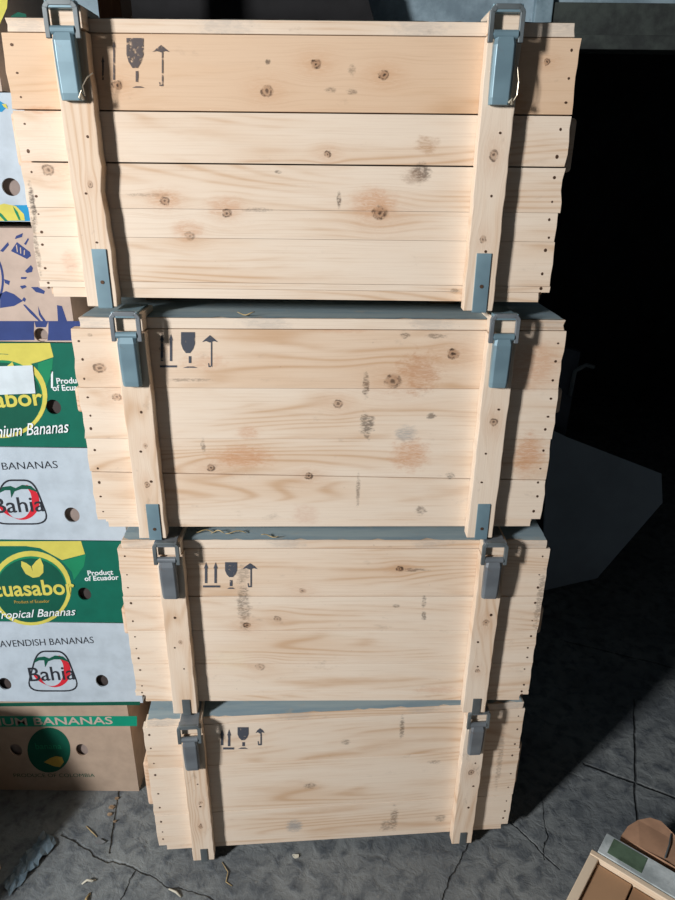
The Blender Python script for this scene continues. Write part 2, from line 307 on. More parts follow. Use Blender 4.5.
# ------------------------------------------------ wooden crates
CW, SK, BH, LT, DEP = .90, .032, .405, .022, .44
PITCH = SK + BH + LT
CR = [(-.079, 1.211, -.3), (-.033, 1.210, 1.4), (-.004, 1.213, 1.1), (.008, 1.215, 4.6)]
def crate_local(i, x, y, off=0.0):
    """photograph point -> (u, z) on the front of crate i"""
    cx, cy, yw = CR[i]; yw = R(yw); r = ray(x, y); n = Vector((math.sin(yw), -math.cos(yw), 0)); p0 = Vector((cx, cy, 0)) + n * off
    X = r * (n.dot(p0) / n.dot(r)); d = X - p0
    return d.x * math.cos(yw) + d.y * math.sin(yw), X.z + CZ - (3 - i) * PITCH
SMG, ORA, GRY, BLK = (96, 82, 72), (198, 138, 92), (150, 152, 152), (40, 34, 32)
SPEC = [
 dict(seams=[.331, .254, .182, .135, .060], gaps=[.0022, .0022, .0004, .0004, .0006], tints=[.84, .52, .12, .14, .22, .3],
   knots=[(316, 64, 4, 1), (384, 75, 4.2, 1), (267, 91, 5, .8), (328, 154, 3, .8), (165, 201, 4, .8), (227, 213, 4, .8), (380, 213, 6, .9), (190, 236, 4, .5), (48, 170, 5, .7), (117, 85, 4, 1), (547, 62, 3, .9)],
   stains=[(165, 199, 20, 11, ORA, .35, 1.2), (225, 206, 22, 12, ORA, .35, 1.2), (374, 203, 26, 18, ORA, .5, 1.2), (188, 230, 18, 12, ORA, .4, 1.2), (421, 172, 10, 10, SMG, .8, 1.4), (339, 200, 2.5, 9, SMG, .8, 1.2),
           (278, 172, 4, 2, BLK, .6, 1), (268, 62, 3, 3, BLK, .7, 1.6), (427, 145, 13, 10, (176, 136, 100), .6, 1.8), (415, 176, 14, 10, (150, 122, 100), .55, 1.8), (330, 90, 6, 3, BLK, .5, 1.8), (352, 92, 6, 3, BLK, .5, 1.8), (352, 70, 4, 7, BLK, .4, 1.8),
           (455, 291, 6, 3, BLK, .5, 1.5), (40, 110, 22, 5, ORA, .5, 1), (70, 262, 10, 14, (214, 160, 130), .4, 1.2), (515, 110, 20, 30, (182, 132, 90), .4, 1.2), (150, 195, 26, 2, SMG, .35, 1.6), (258, 210, 16, 2.5, SMG, .4, 1.8), (33, 205, 3, 22, BLK, .75, 2.2), (36, 245, 3, 30, SMG, .6, 2.2)]),
 dict(seams=[.327, .225, .147], gaps=[.0007, .0004, .0022], tints=[.62, .35, .42, .18, .3], slant=.020,
   knots=[(393, 381, 7, .8), (453, 354, 5, 1), (338, 404, 4, .7), (211, 468, 3.5, .9), (309, 476, 3.5, .9), (100, 368, 5, .7), (117, 397, 4, .7), (163, 348, 3, .4)],
   stains=[(242, 457, 36, 13, ORA, .62, 1.3), (248, 432, 14, 8, ORA, .4, 1.3), (418, 372, 26, 24, (186, 132, 92), .6, 2.2), (410, 455, 22, 18, ORA, .6, 1.5), (528, 455, 18, 24, ORA, .65, 1.3), (535, 365, 30, 30, ORA, .45, .8), (406, 434, 12, 9, GRY, .6, 1.5),
           (366, 385, 3.5, 14, BLK, .7, 2.6), (367, 425, 7, 12, BLK, .65, 2.8), (405, 336, 5, 3, BLK, .7, 1.8), (435, 336, 12, 3, BLK, .5, 2.2), (358, 490, 2.5, 16, SMG, .6, 2), (450, 476, 5, 4, BLK, .6, 2.2), (432, 416, 5, 4, BLK, .6, 2.2), (420, 510, 6, 5, SMG, .6, 2),
           (203, 445, 2.5, 7, BLK, .5, 1.8), (305, 515, 16, 12, (212, 180, 158), .5, 1.5), (90, 335, 3, 2, BLK, .6, 1.5), (190, 380, 22, 2, SMG, .45, 2), (205, 362, 26, 10, ORA, .3, 1.5), (345, 330, 30, 4, ORA, .3, 1.6)]),
 dict(seams=[.321, .231, .140, .062], gaps=[.0026, .0012, .001, .0005], tints=[.58, .42, .32, .12, .25],
   knots=[(247, 625, 3, 1), (302, 591, 3, .7), (400, 569, 3, .9), (260, 667, 4, .4), (278, 619, 3, .5), (432, 537, 2, .8)],
   stains=[(244, 605, 7, 24, SMG, .6, 2.2), (244, 575, 7, 10, SMG, .4, 2.2), (412, 570, 16, 2, BLK, .6, 1.6), (424, 603, 2.5, 7, BLK, .6, 1.8), (424, 616, 2.5, 5, BLK, .6, 1.8), (396, 606, 4, 2, BLK, .5, 1.5), (232, 660, 20, 14, (232, 216, 190), .5, 1.4), (330, 636, 40, 2, (214, 196, 170), .3, 2), (540, 600, 4, 30, SMG, .5, 2.4), (440, 690, 30, 4, ORA, .3, 1.6)]),
 dict(seams=[.311, .155], gaps=[.0013, .0013], tints=[.08, .02, .1],
   knots=[(205, 800, 2, .4)],
   stains=[(294, 826, 9, 7, GRY, .75, 1.4), (394, 819, 4, 12, SMG, .6, 2.4), (386, 826, 6, 6, SMG, .5, 2.4), (402, 727, 2.5, 12, BLK, .6, 2.4), (310, 786, 7, 3, SMG, .6, 2), (440, 818, 6, 4, SMG, .5, 2), (346, 742, 5, 3, SMG, .5, 2), (435, 762, 8, 2, SMG, .4, 2), (500, 760, 3, 30, SMG, .4, 2.4)]),
]
STEN = [dict(ar=[(103, 56, 80), (114, 41, 80)], base=None, gl=(135, 38, 68, 17), st=(137, 71, 82), gb=(132, 145, 87), um=(161, 46, 52, 17), us=(162.5, 52, 86), hook=True, mat='stencil_faint'),
        dict(ar=[(162, 334, 361), (171, 334, 361)], base=(160, 177, 366), gl=(188, 332, 353, 14), st=(190, 356, 363), gb=(183, 198, 367), um=(210, 336, 342, 16), us=(211.5, 342, 367), hook=True, mat='stencil'),
        dict(ar=[(206, 562, 583), (215.5, 562, 583)], base=(203, 220, 586), gl=(231, 562, 577, 12), st=(231, 580, 586), gb=(227, 235, 588), um=(250, 564, 569, 15), us=(251, 569, 587), hook=True, mat='stencil'),
        dict(ar=[(222, 729, 745), (229, 729, 746)], base=(223, 234, 748), gl=(243, 727, 740, 11), st=(243.5, 742, 746), gb=(238, 248, 748), um=(260, 729, 733, 9), us=(261, 733, 745), hook=True, mat='stencil')]
nail_me = None
def ragged(u0, u1, z0, z1, j, seed):
    rnd = random.Random(seed); n = max(2, int((z1 - z0) / .016)); pts = []
    for k in range(n + 1): 
        z = z0 + (z1 - z0) * k / n; pts.append((u1 + rnd.uniform(-j, j * .35), z))
    for k in range(n, -1, -1):
        z = z0 + (z1 - z0) * k / n; pts.append((u0 - rnd.uniform(-j, j * .35), z))
    return pts
def make_crate(i, label):
    global nail_me
    S = SPEC[i]; cx, cy, yw = CR[i]; T = .02
    root = empty('wooden_crate', (cx, cy, (3 - i) * PITCH), R(yw)); tag(root, label, 'crate', 'stacked wooden crates')
    pxm = abs(crate_local(i, 340, 600)[0] - crate_local(i, 341, 600)[0]); 
    def sz(px, py): 
        a = crate_local(i, px, py); b_ = crate_local(i, px + 1, py); c_ = crate_local(i, px, py + 1); return a[0], a[1], abs(b_[0] - a[0]), abs(a[1] - c_[1])
    kn = [(sz(x, y)[0], sz(x, y)[1], sz(x, y)[2] * r * 1.15, d) for x, y, r, d in S['knots']]
    stn = []
    for x, y, ru, rz, cc, st, br in S['stains']:
        a, b_, mx, mz = sz(x, y); stn.append((a, b_, ru * mx, rz * mz, cc, st, br))
    fm = wood('front_plank_wood', i * 11.3, kn, stn, dirt=.35)
    om = wood('crate_wood', i * 7.7 + 2, dirt=.5); vm = wood('batten_wood', i * 5.1 + 4, [(.14, -.335 if i % 2 else .32, .006, .7), (.27, .325, .008, .8), (.22, -.33, .005, .6)], vertical=True, dirt=.6)
    # front of horizontal planks
    b = MB(); sl = S.get('slant', 0); zs = [BH + SK] + S['seams'] + [SK + .017]; GP = S['gaps']
    for k in range(len(zs) - 1):
        zt, zb = zs[k] - (0 if k == 0 else GP[k - 1]), zs[k + 1]
        tn = S['tints'][k]; e0 = random.uniform(-.0016, .0016); e1 = random.uniform(-.0016, .0016)
        j = .003 if i in (0, 1) else .0014
        pts = ragged(-CW / 2 + e0, CW / 2 + e1, zb, zt, j, i * 10 + k)
        if sl and k >= 2:   # the second crate has planks sawn on a slant
            def sh(p, zz, s): return p[1] - (s * (p[0]) if abs(p[1] - zz) < 1e-6 else 0)
            pts = [(p[0], p[1] - (sl * p[0] if (abs(p[1] - zb) < 1e-6 and k == 2) or (abs(p[1] - zt) < 1e-6 and k == 3) else 0)) for p in pts]
        b.prism(pts, random.uniform(0, .0004), T, tn)
    b.prism(ragged(-CW / 2 + .02, CW / 2 - .018, SK, SK + .0165, .002, i * 31), .001, T, S['tints'][-1] * .6 + .2)
    b.build('front_panel', fm, root, .0003)
    # other sides and bottom
    b = MB(); z0 = SK; n = 4
    for k in range(n):
        a0 = z0 + BH * k / n; a1 = z0 + BH * (k + 1) / n - .0012; b.box(-CW / 2 + .004, CW / 2 - .004, DEP - T, DEP, a0, a1, random.random() * .6)
    b.build('back_panel', om, root, .0008)
    for s in (-1, 1):
        b = MB()
        for k in range(n):
            a0 = z0 + BH * k / n + .001; a1 = z0 + BH * (k + 1) / n - .0012
            xa, xb = (CW / 2 - .03, CW / 2 - .010) if s > 0 else (-CW / 2 + .010, -CW / 2 + .03)
            b.box(xa, xb, T + .0005, DEP - T - .0005, a0, a1, random.random() * .6)
        b.build('side_panel', om, root, .0008)
        hz = crate_local(i, 8, 128)[1] if i == 0 else .27
        b = MB(); x0 = CW / 2 - .012; xs = (x0, x0 + .030) if s > 0 else (-x0 - .030, -x0)
        hz0, hz1 = {0: (.245, .328), 1: (.268, .318), 2: (.20, .27), 3: (.16, .30)}[i]
        b.box(xs[0], xs[1], .026, DEP - .026, hz0, hz1, .7); b.build('handle_cleat', wood('handle_wood', 3 + i, warm=srgb(176, 122, 78)), root, .006)
    b = MB(); b.box(-CW / 2 + .03, CW / 2 - .03, T, DEP - T, SK, SK + .015, .3); b.build('bottom_panel', om, root)
    for s in (-.285, .285):
        b = MB(); b.box(s - .025, s + .025, .15, DEP - .01, 0, SK, .4); b.build('skid', wood('skid_wood', 8, pale=srgb(150, 128, 104), mid=srgb(128, 104, 80)), root, .002)
    # lid
    zl = SK + BH + .0012; zt = PITCH
    b = MB(); ex0, ex1 = -CW / 2 + (.018 if i == 1 else .010), CW / 2 - (.012 if i == 0 else .006)
    b.prism(ragged(ex0, ex1, zl, zt - .002, .003, i + 77), .0005, .022, .55 if i == 0 else (.15 if i < 3 else .05)); lidf = b.build('lid_edge', wood('lid_edge_wood', i * 3.3, stains=[(sx, .45, .05, .02, GRY, .3, 2) for sx in (-.4, -.1, .2, .42)], dirt=.6), root, .001)
    b = MB(); b.box(ex0 + .002, ex1 - .002, .0225, DEP, zl, zt - .0005); b.build('lid', M['lid'], root, .001)
    # dust layer edge of the lid front board
    b = MB(); rnd = random.Random(i); prev = None; xs = [ex0 + .004 + k * (ex1 - ex0 - .008) / 60 for k in range(61)]
    fr = [.0015 + .006 * max(0, rnd.gauss(.1, .6)) for _ in xs]; top = [b.bm.verts.new((x, f, zt - .0009)) for x, f in zip(xs, fr)]; bk = [b.bm.verts.new((x, .03, zt - .0003)) for x in xs]
    for k in range(60): b.bm.faces.new((top[k], top[k + 1], bk[k + 1], bk[k]))
    b.build('lid_dust', M['lid'], root)
    # battens, straps, latches
    for side, u0 in ((-1, -.335), (1, .3235)):
        ut, ub, hw = u0 + (.002 if side > 0 else -.001), u0 - (.002 if side > 0 else 0), (.026 if side > 0 else .0265)
        zt_, zb_ = SK + BH - .001, .0205; b = MB(); N = 22; pts = []; rnd = random.Random(i * 3 + side)
        for k in range(N + 1):
            z = zb_ + (zt_ - zb_) * k / N; uu = ub + (ut - ub) * k / N; jj = .0008
            e = {5: .001, 6: -.001, 7: -.0025, 8: -.001, 9: -.003, 10: -.0055, 11: -.002, 12: .001}.get(k, 0) if (i == 0 and side < 0) else 0
            pts.append((uu + hw + e + rnd.uniform(-jj, jj), z))
        for k in range(N, -1, -1):
            z = zb_ + (zt_ - zb_) * k / N; uu = ub + (ut - ub) * k / N; pts.append((uu - hw + rnd.uniform(-.0008, .0008), z))
        b.prism(pts, -.026, -.0002, .25 + .3 * rnd.random() if i < 3 else .12); b.build('batten', vm, root, .0015)
        b = MB(); lb = .0105 if i == 0 else .011; b.box(ut - .025, ut + .025, -.028, .0, zl + .001, zt + lb, .35); b.box(ut - .025, ut + .025, .0, .055, zt, zt + lb, .4)
        b.build('lid_batten', om, root, .0015)
        # latch
        sm = M['steel_blue'] if i < 2 else M['steel_dark']; lt = empty('latch', (ut - .002, -.029, 0)); lt.parent = root
        b = MB(); b.box(-.021, .021, -.0005, .075, zt + lb + .0005, zt + lb + .0035)
        b.box(-.0225, .0225, -.012, .004, zt + (.004 if i == 0 else .006), zt + (.015 if i == 0 else .0165)); b.build('top_bracket', sm, lt, .0012)
        tilt = random.uniform(-.003, .003); zb0, zb1 = zt - .034, zt + (.005 if i == 0 else .007); hw_ = .0195
        b = MB()   # bail: flat steel loop
        o_ = [(-hw_ - .003, zb0), (-hw_ - .003, zb1), (-hw_ + .002, zb1 + .006), (hw_ - .002, zb1 + .006), (hw_ + .003, zb1), (hw_ + .003, zb0)]
        for (p, q) in zip(o_[:-1], o_[1:]):
            v = Vector((q[0] - p[0], 0, q[1] - p[1])); L = v.length; v.normalize(); nx = Vector((v.z, 0, -v.x)) * .0038; e = v * .001
            c4 = [Vector((p[0], 0, p[1])) - e + nx, Vector((q[0], 0, q[1])) + e + nx, Vector((q[0], 0, q[1])) + e - nx, Vector((p[0], 0, p[1])) - e - nx]
            b.prism([(a.x, a.z) for a in c4], -.013, -.006)
        b.build('bail', M['steel_mid'] if i != 1 else M['steel_dark'], lt, .001)
        b = MB(); b.cyl((0, -.0095, zb0 + .010), (1, 0, 0), .0062, .036, 16); b.cyl((0, -.0095, zb0 + .010), (1, 0, 0), .0032, .049, 12); b.build('pivot', sm, lt, smooth=False)
        # lever: pressed channel, a little wider at the top
        b = MB(); z1, z0_ = zb0 + .008, zt - .118
        def ring(z, hw2, y): return [(-hw2, 0.0, z), (-hw2 - .0005, y, z), (-hw2 + .004, y - .004, z), (hw2 - .004, y - .004, z), (hw2 + .0005, y, z), (hw2, 0.0, z)]
        prof = [(z1, .0145, -.010), (z1 - .012, .0165, -.0135), (z1 - .04, .0168, -.0125), (z0_ + .01, .0165, -.0095), (z0_, .016, -.0075)]
        rings = [[b.bm.verts.new(p) for p in ring(*q)] for q in prof]
        for A, B in zip(rings[:-1], rings[1:]):
            for k in range(6): b.bm.faces.new((A[k], A[(k + 1) % 6], B[(k + 1) % 6], B[k]))
        b.bm.faces.new(rings[0]); b.bm.faces.new(rings[-1][::-1]); b.build('lever', sm, lt, .001)
        if i == 0:
            b = MB(); zz = z0_ + .002
            if side > 0: b.tube([(.017, -.004, zz + .008), (.022, -.006, zz + .004), (.0265, -.007, zz + .012), (.027, -.007, zz + .03), (.023, -.007, zz + .05), (.018, -.008, zz + .053)], .0009, 6)
            else: b.tube([(.012, -.012, zz + .002), (.018, -.014, zz + .012), (.022, -.012, zz + .004), (.02, -.012, zz + .018), (.028, -.01, zz + .03), (.036, -.006, zz + .036)], .0009, 6)
            b.tube([(.014, -.012, zz + .001), (.017, -.015, zz + .006), (.019, -.012, zz - .001)], .0025, 8)
            b.build('seal_wire', M['wire'], lt)
        # bottom strap
        b = MB(); hs, top, so = {0: (.0125, .118, .004), 1: (.0125, .098, .004), 2: (.009, .062, .004), 3: (.0085, .062, .002)}[i]
        if side < 0 and i < 2: so = .006
        us = ub + so
        if side > 0 and i < 2: us = ub + .002
        b.box(us - hs, us + hs, -.0285, -.0262, .018, top); b.box(us - hs, us + hs, -.0285, .02, .0178, .0198)
        st = b.build('strap', M['steel_blue'] if i < 2 else M['steel_mid'], root, .0006)
        if i < 2:
            b = MB(); b.cyl((us, -.0288, top - .055), (0, 1, 0), .0032, .0016, 10); b.build('nail', M['nail'], st)
    # nails
    if nail_me is None:
        b = MB(); b.cyl((0, 0, 0), (0, 1, 0), .0023, .0012, 8); o = b.build('nail', M['nail'], root); nail_me = o.data; bpy.data.objects.remove(o)
    rnd = random.Random(40 + i)
    def nail(u, y, z):
        o = bpy.data.objects.new('nail', nail_me); col.objects.link(o); o.parent = root; o.location = (u, y, z); s_ = rnd.uniform(.75, 1.25); o.scale = (s_, 1, s_ * rnd.uniform(.7, 1.3))
    for k in range(len(zs) - 1):
        h_ = zs[k] - zs[k + 1]; nn = 3 if h_ > .09 else 2
        for q in range(nn):
            z = zs[k + 1] + h_ * (q + .5) / nn + rnd.uniform(-.006, .006)
            for s in (-1, 1): nail(s * (CW / 2 - .015) + rnd.uniform(-.002, .002), .0004, z)
    for side, u0 in ((-1, -.335), (1, .3235)):
        for k, z in enumerate((.29, .215, .15) if i else (.30, .20, .13)): nail(u0 + rnd.uniform(-.011, .011), -.0262, z + rnd.uniform(-.01, .01))
    # stencilled transport marks
    D = STEN[i]; mt = M[D['mat']]; yy = -.0007
    def P(x, y): return crate_local(i, x, y)
    for x, ya, yb in D['ar']:
        w_ = 1.2 if i != 0 else .9
        flat('arrow_mark', [[P(x - w_, yb), P(x + w_, yb), P(x + w_, ya + 6), P(x + w_ * 1.8, ya + 6.5), P(x, ya), P(x - w_ * 1.8, ya + 6.5), P(x - w_, ya + 6)]], mt, root, yy)
    if D['base']: a, c, yb = D['base']; flat('arrow_base_mark', [[P(a, yb + 1.3), P(c, yb + 1.3), P(c, yb - .8), P(a, yb - .8)]], mt, root, yy)
    x, ya, yb, wd = D['gl']; h = wd / 2
    g = [P(x - h, ya), P(x - h, ya + (yb - ya) * .55), P(x - h * .75, yb - (yb - ya) * .2), P(x - h * .3, yb), P(x + h * .3, yb), P(x + h * .75, yb - (yb - ya) * .2), P(x + h, ya + (yb - ya) * .55), P(x + h, ya)]
    flat('glass_mark', [g], mt, root, yy)
    x, ya, yb = D['st']; a, c, yg = D['gb']
    flat('glass_stem_mark', [[P(x - 1.3, yb), P(x + 1.3, yb), P(x + 1.3, ya), P(x - 1.3, ya)], [P(a, yg + .7), P(c, yg + .7), P(c - (c - a) * .3, yg - .7), P(a + (c - a) * .3, yg - .7)]], mt, root, yy)
    x, ya, yb, wd = D['um']; xs_, sa, sb = D['us']; h = wd / 2
    flat('umbrella_mark', [[P(x - h, yb), P(x - h * .6, yb - 3), P(x, ya - 1), P(x + h * .6, yb - 3), P(x + h, yb), P(x + h * .5, yb - 1), P(x, yb + .5), P(x - h * .5, yb - 1)],
        [P(xs_ - .7, sb), P(xs_ + .7, sb), P(xs_ + .7, sa), P(xs_ - .7, sa)], [P(xs_ - 3, sb), P(xs_ - .7, sb + .2), P(xs_ - .7, sb - 1.4), P(xs_ - 2, sb - 1.2), P(xs_ - 2.6, sb - 4), P(xs_ - 3.4, sb - 4)]], mt, root, yy)
    return root
LAB = ['weathered pine crate on top of the stack, with blue-grey latches and orange top plank',
       'pine crate second from the top, with slanted plank seam and comb-like black stain',
       'pine crate third from the top, with two stencilled arrows and dark grey latches',
       'pale clean pine crate at the bottom of the stack, standing on the floor']
for i in range(4): make_crate(i, LAB[i])

# ------------------------------------------------ cardboard banana boxes, left
BY = 1.38
card = lambda n, c, c2=None: plain(n, c, .75, 0, .07, 18, .08, c2)
CM = dict(green=card('green_printed_card', srgb(0, 100, 82)), white=card('white_printed_card', srgb(182, 196, 208)), kraft=card('kraft_card', srgb(188, 170, 158)), brown=card('brown_card', srgb(176, 156, 138)),
          yellow=card('yellow_ink', srgb(206, 198, 92)), blue=card('blue_ink', srgb(48, 66, 122)), dgreen=card('dark_green_ink', srgb(0, 84, 66)), mgreen=card('mid_green_ink', srgb(20, 130, 90)), teal=card('teal_ink', srgb(0, 140, 112)),
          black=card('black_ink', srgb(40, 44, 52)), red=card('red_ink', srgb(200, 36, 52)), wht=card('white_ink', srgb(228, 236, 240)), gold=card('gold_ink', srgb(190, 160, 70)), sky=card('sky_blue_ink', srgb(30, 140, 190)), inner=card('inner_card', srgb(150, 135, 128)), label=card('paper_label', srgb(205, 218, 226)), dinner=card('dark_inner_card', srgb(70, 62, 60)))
def bz(y, x=60): return on_y(x, y, BY).z
def make_box(label, face, z0, z1, x0, x1, holes=(), inner='inner', dep=.40, side=None, liner_x=0):
    root = empty('banana_box', ((x0 + x1) / 2, BY, z0)); tag(root, label, 'box', 'stacked cardboard banana boxes'); hx = (x1 - x0) / 2; h = z1 - z0
    fm = CM[face]; sm = CM[side or face]
    loops = [[(-hx, 0), (hx, 0), (hx, h), (-hx, h)]]
    for px, py, rp in holes:
        q = on_y(px, py, BY); q2 = on_y(px + rp, py, BY); q3 = on_y(px, py + rp, BY); c = circle(q.x - root.location.x, q.z - z0, q2.x - q.x, (q.z - q3.z) * .98)
        loops.append(c[::-1])
    flat('front_panel', loops, fm, root, .002, .002)
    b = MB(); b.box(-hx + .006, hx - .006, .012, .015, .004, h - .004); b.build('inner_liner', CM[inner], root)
    for s in (-1, 1):
        b = MB(); b.box(s * hx - .002 - .002 * s, s * hx + .002 - .002 * s, .0042, dep - .0042, .001, h - .001); b.build('side_panel', sm, root)
    b = MB(); b.box(-hx, hx, dep - .004, dep, 0, h); b.build('back_panel', sm, root)
    b = MB(); b.box(-hx + .0045, hx - .0045, .0045, dep - .0045, h - .0045, h - .001); b.build('top_panel', sm, root)
    b = MB(); b.box(-hx + .0045, hx - .0045, .0045, dep - .0045, .001, .0045); b.build('bottom_panel', sm, root)
    return root
def pt(root, x, y): q = on_y(x, y, BY); return (q.x - root.location.x, q.z - root.location.z)
def pshape(root, name, loops, mat, lay=1): return flat(name, [[pt(root, *p) for p in lp] for lp in loops], CM[mat], root, -.0003 * lay)
def ptext(root, name, s, x0, y0, x1, y1, hpx, mat, lay=2, **kw):
    a = pt(root, x0, y0); b_ = pt(root, x1, y1); c_ = pt(root, x0, y0 - hpx); return text(name, s, a[0], b_[0], a[1], c_[1], CM[mat], root, -.0003 * lay, slope=b_[1] - a[1], **kw)
def pc(cx, cy, rx, ry=None, n=40, a0=0, a1=2 * math.pi): ry = ry or rx; return [(cx + rx * math.cos(a0 + (a1 - a0) * k / n), cy + ry * math.sin(a0 + (a1 - a0) * k / n)) for k in range(n + (0 if abs(a1 - a0 - 2 * math.pi) < 1e-6 else 1))]
def ring(cx, cy, rx, ry, t, a0=0, a1=2 * math.pi):
    if abs(a1 - a0 - 2 * math.pi) < 1e-6: return [pc(cx, cy, rx, ry), pc(cx, cy, rx - t, ry - t)[::-1]]
    return [pc(cx, cy, rx, ry, 40, a0, a1) + pc(cx, cy, rx - t, ry - t, 40, a0, a1)[::-1]]
def rrect(pts, r=.25, n=6):
    out = []; N = len(pts)
    for i in range(N):
        p0, p1, p2 = Vector(pts[i - 1]), Vector(pts[i]), Vector(pts[(i + 1) % N]); a = p1.lerp(p0, r); c = p1.lerp(p2, r)
        for k in range(n + 1):
            t = k / n; out.append(tuple((1 - t) ** 2 * a + 2 * t * (1 - t) * p1 + t * t * c))
    return out
def outline(pts, t):
    c = Vector((sum(p[0] for p in pts) / len(pts), sum(p[1] for p in pts) / len(pts))); return [pts, [tuple(c + (Vector(p) - c) * (1 - t / (Vector(p) - c).length)) for p in pts][::-1]]
def bahia_logo(r, ox, oy, k):
    """rounded trapezoid frame with a tomato and the word inside"""
    f = lambda x, y: (ox + x * k, oy + y * k)
    fr = rrect([f(-17, -21), f(13, -21), f(29, 21), f(-28, 21)], .3); pshape(r, 'logo_frame', outline(fr, 1.7 * k), 'black', 1)
    arc = []
    for n_ in range(31):
        a = R(-75 + 240 * n_ / 30); arc.append(f(2 + 16 * math.cos(a), 0 + 16.5 * math.sin(a)))
    ins = []
    for n_ in range(31):
        a = R(-75 + 240 * n_ / 30); ins.append(f(-.5 + (16 - 4.2 * math.cos(a - R(10)) - .0) * math.cos(a) - .5, 0 + (15.3 - .8 * abs(math.cos(a))) * math.sin(a)))
    pshape(r, 'tomato_outline', [arc + ins[::-1]], 'red', 1)
    lf = [[f(-20, -8), f(-16, -14), f(-9, -15), f(-4, -13), f(2, -16), f(10, -15), f(17, -9), f(8, -12), f(1, -12), f(-5, -10), f(-8, -4), f(-9, -11), f(-14, -11)]]
    pshape(r, 'tomato_leaf', lf, 'dgreen', 2); ptext(r, 'logo_lettering', 'Bahia', *f(-23, 10.5), *f(23.5, 8.5), 14 * k, 'black', 3, bold=.004)
def ecua_logo(r, ox, oy, k, word='Ecuasabor', shown=True):
    f = lambda x, y: (ox + x * k, oy + y * k)
    cut = lambda pts: pts
    pshape(r, 'logo_ring', [pc(*f(0, 0), 38.5 * k, 35.5 * k)], 'yellow', 2); pshape(r, 'logo_disc', [pc(*f(0, 1), 34.5 * k, 31.5 * k)], 'mgreen', 3); pshape(r, 'logo_disc_inner', [pc(*f(0, 2), 33.6 * k, 30.5 * k)], 'dgreen', 4)
    L = [f(2, -10), f(-5, -14), f(-9, -21), f(-9, -26), f(-4, -24), f(0, -21), f(2, -16), f(1, -21), f(5, -26), f(9, -29), f(12, -22), f(12, -15), f(8, -11)]
    pshape(r, 'logo_leaf', [L], 'yellow', 5)
XB = -1.08
zz = [.0, bz(702), bz(622), bz(540), bz(447), bz(342), bz(222), bz(92)]
# brown box on the floor
r = make_box('brown cardboard box with green oval, standing on the floor left of the crates', 'brown', zz[0], zz[1] - .003, XB, -.548, [(82, 750, 6), (16, 750, 6)], 'inner')
pshape(r, 'printed_band', [[(-60, 716), (137, 716), (137, 726), (-60, 727)]], 'teal', 1); ptext(r, 'printed_lettering', 'PREMIUM BANANAS', -42, 726, 113, 724, 7.5, 'kraft', 2, bold=.015)
pshape(r, 'printed_oval', [pc(49, 750, 21.5, 22.5)], 'dgreen', 1); pshape(r, 'printed_fruit', [[(44, 762), (50, 758), (56, 756), (62, 757), (64, 762), (60, 767), (54, 766)]], 'gold', 2)
ptext(r, 'printed_line', 'PRODUCE OF COLOMBIA', 14, 777, 95, 777, 3.5, 'dgreen', 1); ptext(r, 'oval_lettering', 'banana', 36, 749, 62, 749, 6, 'mgreen', 2)
pshape(r, 'top_band', [[(-60, 703.5), (140, 701.5), (140, 705), (-60, 707)]], 'dgreen', 1)
# white Bahia box under the green one
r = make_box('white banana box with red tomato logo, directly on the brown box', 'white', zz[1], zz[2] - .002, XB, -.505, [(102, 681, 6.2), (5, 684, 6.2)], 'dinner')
bahia_logo(r, 53, 671, .98); ptext(r, 'printed_lettering', 'CAVENDISH BANANAS', -6, 647.5, 94, 643, 6.5, 'black', 2, bold=-.004)
# green box
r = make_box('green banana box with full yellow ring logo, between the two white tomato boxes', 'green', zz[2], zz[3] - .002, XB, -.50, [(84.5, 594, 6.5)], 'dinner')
pshape(r, 'yellow_band', [[(-60, 541.5), (81, 541), (85, 554), (62, 560), (40, 548), (26, 546), (-60, 546)]], 'yellow', 1); pshape(r, 'leaf_shade', [[(62, 561), (86, 554), (84, 566), (74, 580), (72, 572)]], 'mgreen', 1)
ecua_logo(r, 31, 588, 1.05); ptext(r, 'logo_lettering', 'Ecuasabor', -16, 597, 76, 594, 15.5, 'yellow', 7, bold=.02)
ptext(r, 'slogan_lettering', 'Product of Ecuador', 15, 603, 50, 602, 3, 'gold', 7); ptext(r, 'script_lettering', 'Tropical Bananas', -3, 621, 77, 617, 10, 'wht', 8, shear=.35, bold=.005)
ptext(r, 'origin_lettering', 'Product', 88, 575.5, 113.5, 574.5, 5, 'wht', 2, bold=.02); ptext(r, 'origin_lettering', 'of Ecuador', 85, 581, 119, 579.5, 5, 'wht', 2, bold=.02)
# upper white Bahia box
r = make_box('white banana box with tomato logo cut off at the left, above the lower green box', 'white', zz[3], zz[4] - .002, XB, -.492, [(72, 515, 7.6)], 'inner')
bahia_logo(r, 20, 502, 1.08); ptext(r, 'printed_lettering', 'PREMIUM BANANAS', -52, 471.5, 58, 468, 7.2, 'black', 2, bold=-.006)
